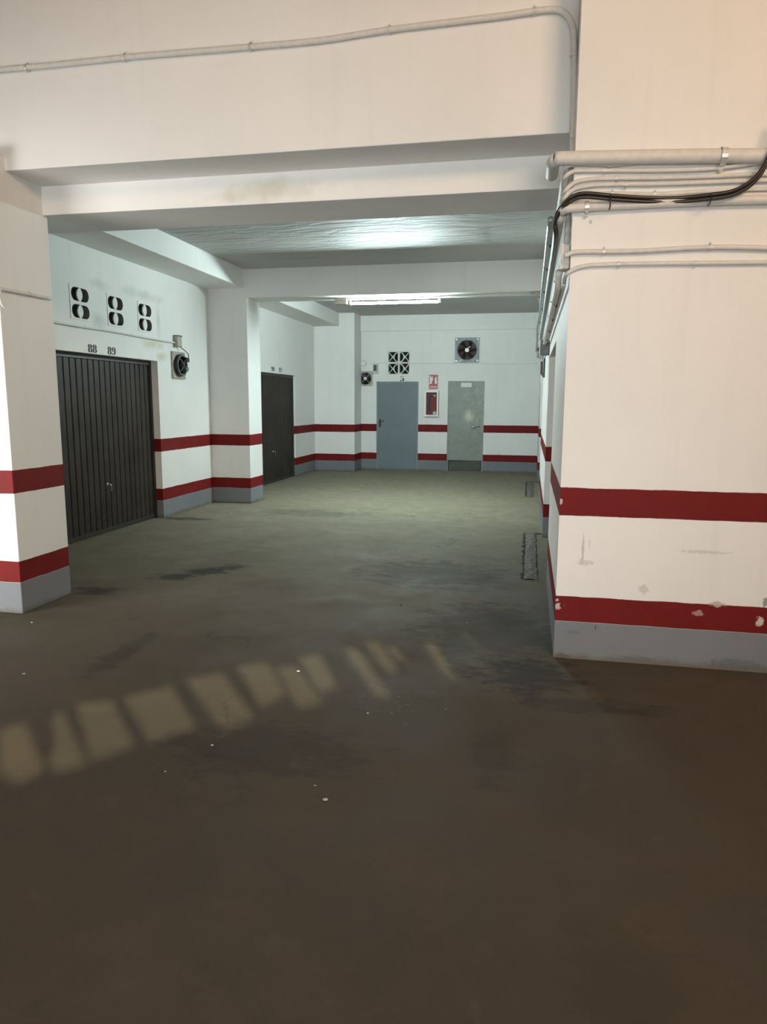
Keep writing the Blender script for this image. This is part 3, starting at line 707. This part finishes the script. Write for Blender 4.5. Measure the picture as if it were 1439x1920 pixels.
def wrap(l, z_end, Xi, Yend, first, **kw):
    """a conduit along the front face that bends round the corner and runs back along the right wall"""
    p = PY(l[::-1], yp+.012); E0 = p[-1]
    p += [E0+Vector((-.014, .03, -.012)), Vector((Xi, YC+.10, E0.z-.03)), Vector((Xi, YC+.3, z_end)), Vector((Xi, (Yend+YC)/2, z_end)), Vector((Xi, Yend, z_end))]
    return p
thin = [
 ([(1064, 312), (1086, 308), (1151, 308.7), (1196, 305), (1260, 300), (1330, 297)], 2.74, 'thin conduit highest under the thick pipe, vanishing behind it'),
 ([(1062, 330), (1072, 323), (1086, 320.5), (1150, 320), (1240, 319.7), (1326, 317), (1390, 310), (1439, 303), (1490, 298)], 2.69, 'second thin conduit on the right wall, rising towards the right'),
 ([(1062, 356), (1070, 348), (1082, 341), (1110, 336), (1150, 334.5), (1240, 333.5), (1326, 331), (1400, 327.6), (1500, 325)], 2.60, 'third thin conduit on the right wall, bending down at the corner'),
 ([(1060, 370), (1068, 361), (1082, 353), (1110, 348), (1150, 346), (1240, 345), (1326, 342), (1439, 338), (1500, 336)], 2.56, 'fourth thin conduit on the right wall, with small clips')]
for i, (l, ze, lab) in enumerate(thin):
    conduit(wrap(l, ze, .135, 9.5, 0), .0115, lab, clips=PY([[(1143, 309)], [(1134, 320)], [(1157, 334.5)], [(1174, 346)]][i], yp+.012), nrm=FN, sm=5, group='thin conduits bundled on the right wall')
conduit(PY([(1076, 368), (1090, 362), (1150, 363), (1240, 364), (1326, 358), (1439, 354), (1500, 352)], yp+.012), .0115, 'fifth thin conduit, just above the black cable', sm=5, nrm=FN, clips=PY([(1149, 363), (1229, 364)], yp+.012), group='thin conduits bundled on the right wall')
conduit(PY([(1180, 373), (1260, 371), (1330, 367), (1439, 365), (1500, 364)], yp+.012), .011, 'lowest thin conduit, lying on the lower thick pipe', sm=5, nrm=FN, group='thin conduits bundled on the right wall')
conduit(PY([(1060, 480), (1066, 477), (1076, 473.5), (1100, 472), (1133, 472), (1203, 470.5), (1299, 465), (1363, 463.5), (1439, 465), (1500, 466)], yp+.01), .0135, 'painted conduit leaving the junction box towards the right', sm=5, nrm=FN, clips=PY([(1133, 472), (1333, 464)], yp+.01))
p = wrap([(1066, 512), (1075, 506), (1086, 501.5), (1107, 497.6), (1158, 495.4), (1235, 494), (1340, 493), (1439, 492), (1500, 492)], 2.16, .165, 8.0, 0)
conduit(p, .0115, 'lowest painted conduit across the right wall below the junction box one', sm=5, nrm=FN, clips=PY([(1160, 495), (1305, 493.5)], yp+.012))
# black cables
e = empty('black_cable', onY(1440, 300, yp-.06), 'thick black cable bundle tied to the lower pipe and rising at right', 'cable')
for k, (off, dz) in enumerate(((0, 0), (-.012, .010), (-.012, -.010))):
    pts = [onY(1475, 215, yp-.08), onY(1458, 262, yp-.07)]+[onY(1437, 305, yp-.06), onY(1422, 330, yp-.055), onY(1400, 350, yp-.05), onY(1370, 364, yp-.045), onY(1331, 370, yp-.035), onY(1295, 374, yp-.014), onY(1250, 376.5, yp-.002), onY(1200, 375, yp-.016), onY(1145, 371, yp-.035), onY(1100, 367, yp-.03), onY(1078, 371, yp-.02), onY(1060, 384, yp-.0)]
    pts = [q+Vector((0, off, dz)) for q in pts]
    pts += [Vector((.10, YC+.05, 2.50+dz)), Vector((.115+dz*.6, 4.5, 2.43+dz*.6)), Vector((.12+dz, 6.5, 2.42)), Vector((.12+dz, 8.3, 2.40)), Vector((.12+dz, 11, 2.40))]
    bm = B(); tube(bm, pts, .0095, 8, 5); link('strand', bm, M_blackgloss if k else M_black, e, True)
for x, y0, y1 in ((1144.5, 365, 394), (1331, 362, 386)):
    bm = B(); p0 = onY(x, y0, yp-.055); p1 = onY(x-1, y1, yp-.028); c = (p0+p1)/2
    tube(bm, [c+Vector((0, .045*math.cos(a), (p0.z-p1.z)/2*math.sin(a))) for a in [2*PI*k/14 for k in range(15)]], .0035, 6)
    link('cable_tie', bm, M_blackp, e)
# junction box at the corner, sticking out from the inner face
e = empty('junction_box', (XR, 4.30, 2.22), 'painted junction box at the corner of the right wall under the pipes', 'junction box')
q0 = onY(1053, 504, 4.24); q1 = onY(1069, 457, 4.24)
bm = B(); box(bm, (q0.x, 4.24, q0.z), (XR-.002, 4.36, q1.z), .007); link('housing', bm, M_conduit, e)
bm = B(); box(bm, (q0.x-.006, 4.232, q0.z-.004), (q0.x+.012, 4.368, q1.z+.004), .004); link('lid', bm, M_conduit, e)
bm = B(); T0 = frame_uv(((q0.x+XR)/2, 4.24, q1.z-.045), (1, 0, 0), (0, -1, 0)); ringp(bm, T0, (0, 0), .013, .019, 0, .004, 18); link('knockout_ring', bm, M_conduit, e)
# runs along the inner face towards the back
conduit([Vector((.085, 4.62, 2.60)), Vector((.085, 5.5, 2.60)), Vector((.085, 7.2, 2.595)), Vector((.085, 9.4, 2.59)), Vector((.07, 11, 2.585)), Vector((.085, 13, 2.58)), Vector((.085, 15.6, 2.58))], .020, 'grey metal tube running back along the right wall, outermost of the bundle', M_galv, clips=[Vector((.085, Y, 2.6)) for Y in (5.2, 6.1, 7.3, 8.6, 10, 11.6)], nrm=(-1, 0, 0), sm=4, cat='pipe', name='pipe', clipm=M_black)
conduit([Vector((.135, 4.31, q0.z)), Vector((.135, 4.40, 2.17)), Vector((.135, 4.7, 2.165)), Vector((.135, 6, 2.16)), Vector((.135, 7.3, 2.15)), Vector((.135, 8.2, 2.15))], .019, 'painted conduit leaving the corner junction box towards the back', clips=[Vector((.135, Y, 2.16)) for Y in (4.9, 5.7, 6.6, 7.5)], nrm=(-1, 0, 0), sm=4, clipm=M_black)
# small electrics on the right wall
e = empty('junction_box', (XR, 8.45, 2.05), 'small grey junction box far along the right wall', 'junction box')
bm = B(); box(bm, (.09, 8.2, 2.03), (XR-.002, 8.34, 2.19), .006); link('housing', bm, M_plategrey, e)
bm = B(); box(bm, (.08, 8.19, 2.025), (.092, 8.35, 2.195), .003); link('lid', bm, M_conduit, e)
e = empty('siren', (XR, 8.5, 2.05), 'small round black device beside the far junction box', 'siren')
q = onY(1010, 656, 8.5); T0 = frame_uv((q.x, 8.5, q.z), (1, 0, 0), (0, -1, 0))
bm = B(); disc(bm, T0, (0, 0), .028, .0, .05, 18); link('body', bm, M_galv, e)
bm = B(); disc(bm, T0, (0, 0), .024, .05, .056, 18); link('face', bm, M_blackp, e)
bm = B(); tube(bm, [(q.x+.02, 8.5, q.z), (XR, 8.52, q.z+.01)], .009, 8); link('arm', bm, M_galv, e)
for k, (x, ya, yb_, lab) in enumerate(((1016.5, 678, 702, 'left hanging black plug box under the far junction box'), (1021, 672, 708, 'right hanging black plug box under the far junction box'))):
    Y = 8.42-k*.06; a_ = onY(x-2.6, yb_, Y); b_ = onY(x+2.4, ya, Y)
    e = empty('plug_box', b_, lab, 'plug', 'black plug boxes hanging on the right wall')
    bm = B(); box(bm, (a_.x, Y-.02, a_.z), (b_.x, Y+.02, b_.z), .005); link('body', bm, M_blackp, e)
    m_ = Vector(((a_.x+b_.x)/2, Y, b_.z)); bm = B(); tube(bm, [m_, m_+Vector((.01, 0, .05)), Vector((.13, 8.3, 2.04))], .006, 6, 4); link('cord', bm, M_black, e)
conduit(PY([(1016, 705), (1015, 760), (1013.5, 803)], 8.8), .011, 'thin white vertical conduit down the right wall', M_white, sm=3, nrm=(-1, 0, 0))
# lamp feed
e = conduit([(xb+.02, LY-.02, lz-.018), (-1.0, LY-.05, lz-.014), (-.4, LY-.06, lz-.014), (.02, LY-.05, lz-.016)], .010, 'thin conduit feeding the fluorescent light along the beam', M_conduit, clips=[Vector((-.6, LY-.06, lz-.014))], nrm=(0, 0, -1), sm=4)
e = empty('junction_box', (.06, LY-.05, lz), 'small junction box at the right end of the cross beam', 'junction box')
bm = B(); box(bm, (.0, LY-.12, lz-.06), (.12, LY+.02, lz), .006); link('housing', bm, M_plate, e)
bm = B(); tube(bm, [(.05, LY-.06, lz-.06), (.08, LY-.06, lz-.13), (.085, LY-.06, 2.61)], .008, 8, 4); link('drop_tube', bm, M_conduit, e)
# back wall conduit
conduit([TB(-3.60, 2.355, .02), TB(-3.50, 2.33, .02), TB(-3.44, 2.37, .02), TB(-3.38, 2.362, .02), TB(-3.0, 2.365, .02), TB(-1.6, 2.345, .02), TB(-.5, 2.335, .02), TB(.12, 2.335, .02)], .010, 'thin white conduit across the back wall in front of the lattice vents', M_white, clips=[TB(u, 2.34, .02) for u in (-2.3, -.9)], nrm=FN, sm=5)
bm = B(); tube(bm, [TB(-1.46, 2.44, .03), TB(-1.50, 2.39, .045), TB(-1.58, 2.36, .03)], .007, 6, 4); tag(link('fan_cable', bm, M_clip, f2))
# left wall conduit with its box and fan cable
lp = [onX(x, y, XL+.016) for x, y in ((60, 596), (102, 604), (160, 614), (205, 620.5), (250, 629), (300, 638), (331, 643))]
conduit(lp, .011, 'thin painted conduit on the left wall above the numbers 88 and 89', clips=[lp[2], lp[4]], nrm=(1, 0, 0), sm=5)
e = empty('junction_box', TL(8.88, 2.2, 0), 'small grey junction box above the left wall fan', 'junction box')
bm = B(); box(bm, TL(8.80, 2.215, .001), TL(8.92, 2.35, .06), .006); link('housing', bm, M_plate, e)
bm = B(); box(bm, TL(8.80, 2.345, .001), TL(8.92, 2.36, .07), .003); link('lid', bm, M_plategrey, e)
bm = B(); tube(bm, [TL(8.90, 2.215, .04), TL(8.97, 2.17, .07), TL(9.03, 2.12, .09), TL(8.99, 2.06, .10)], .006, 6, 5); link('cable', bm, M_black, e, True)
# left pillar conduit
pts = [onY(-60, 534, 4.24), onY(-10, 541, 4.24), onX(5, 542.5, -3.462), onX(20, 545, -3.462), onX(55, 552, -3.462), onX(95, 560, -3.462)]
conduit(pts, .011, 'thin conduit wrapping the front left pillar', clips=[onX(57, 552.5, -3.462)], nrm=(1, 0, 0), sm=5)
bm = B(); tube(bm, [onY(2, 545, 4.245), onY(0, 556, 4.235), onY(3, 571, 4.24), onY(9, 578, 4.25)], .003, 6, 5)
tag(link('loose_wire', bm, M_clip), 'short loose wire loop hanging from the pillar conduit', 'wire')

# ------------------------------------------------------------------ floor details
for k, (x0, x1, y0, y1, lab) in enumerate(((-.005, .125, 6.07, 8.30, 'near'), (-.01, .12, 11.64, 13.95, 'far'))):
    bm = B(); n = 26
    L = [bm.verts.new((x0+.012+random.uniform(-.008, .008), y0+(y1-y0)*i/n, .004)) for i in range(n+1)]; R_ = [bm.verts.new((x1-.012+random.uniform(-.005, .005), y0+(y1-y0)*i/n, .004)) for i in range(n+1)]
    Mv = [bm.verts.new(((x0+x1)/2+random.uniform(-.02, .02), y0+(y1-y0)*i/n, .004+random.uniform(.002, .012))) for i in range(n+1)]
    for i in range(n):
        bm.faces.new((L[i], Mv[i], Mv[i+1], L[i+1])); bm.faces.new((Mv[i], R_[i], R_[i+1], Mv[i+1]))
    s = empty('threshold_strip', ((x0+x1)/2, (y0+y1)/2, 0), lab+' rough mortar strip in the floor along the right wall', 'strip')
    link('mortar_fill', bm, M_mortar, s)
    bm = B(); w_ = .030
    for xx, sgn in ((x0, 1), (x1-w_, .4)):
        pa = []; pb = []
        for i in range(61):
            yy = y0+(y1-y0)*i/60
            pa.append(bm.verts.new((xx-random.uniform(0, .03)*sgn, yy, .0025))); pb.append(bm.verts.new((xx+w_*random.uniform(.5, 1.2), yy, .0035)))
        for i in range(60): bm.faces.new((pa[i], pb[i], pb[i+1], pa[i+1]))
    bm.faces.new([bm.verts.new(p) for p in ((x0, y1-.03, .0045), (XR, y1-.04, .0045), (XR, y1+.02, .0045), (x0, y1+.02, .0045))])
    link('broken_joint', bm, simple('dark_joint_%d' % k, (.006, .006, .005), .95), s)
DEB = ['pale chip on the floor among the sunlit streaks', 'largest pale chip lying alone on the open foreground floor', 'tiny pale speck just above left of the largest foreground chip',
       'pale chip on the floor below the front left pillar near the left edge', 'pale crumb on the floor right under the base of the front left pillar', 'tiny pale speck on the dark floor left of the big right wall corner',
       'small pale chip below the left sunlit streaks', 'tiny pale speck on the dark floor under the left sunlit streaks', 'pale scrap on the scratched floor patch right of the sunlit streaks',
       'small dark scrap lying mid floor inside the garage aisle', 'flat pale chip far down the aisle on the lit floor', 'flat pale chip on the floor in front of the pillar between garage doors']
for i, (x, y, r) in enumerate(((560, 1259.5, .013), (610, 1500, .012), (591, 1473.5, .006), (45, 1264, .010), (60, 1168, .012), (876, 1168, .006), (398, 1398, .008), (310, 1447, .006), (690, 1338, .008), (752, 1135, .012), (881, 963, .02), (435, 962, .02))):
    g = onZ(x, y); bm = B(); bmesh.ops.create_icosphere(bm, subdivisions=1, radius=r*.75)
    for v in bm.verts: v.co = Vector((v.co.x*random.uniform(.8, 1.5), v.co.y*random.uniform(.7, 1.2), v.co.z*.45))
    o = link('debris_chip', bm, M_litter if i != 9 else M_black, None); o.location = (g.x, g.y, r*.3)
    tag(o, DEB[i], 'debris')
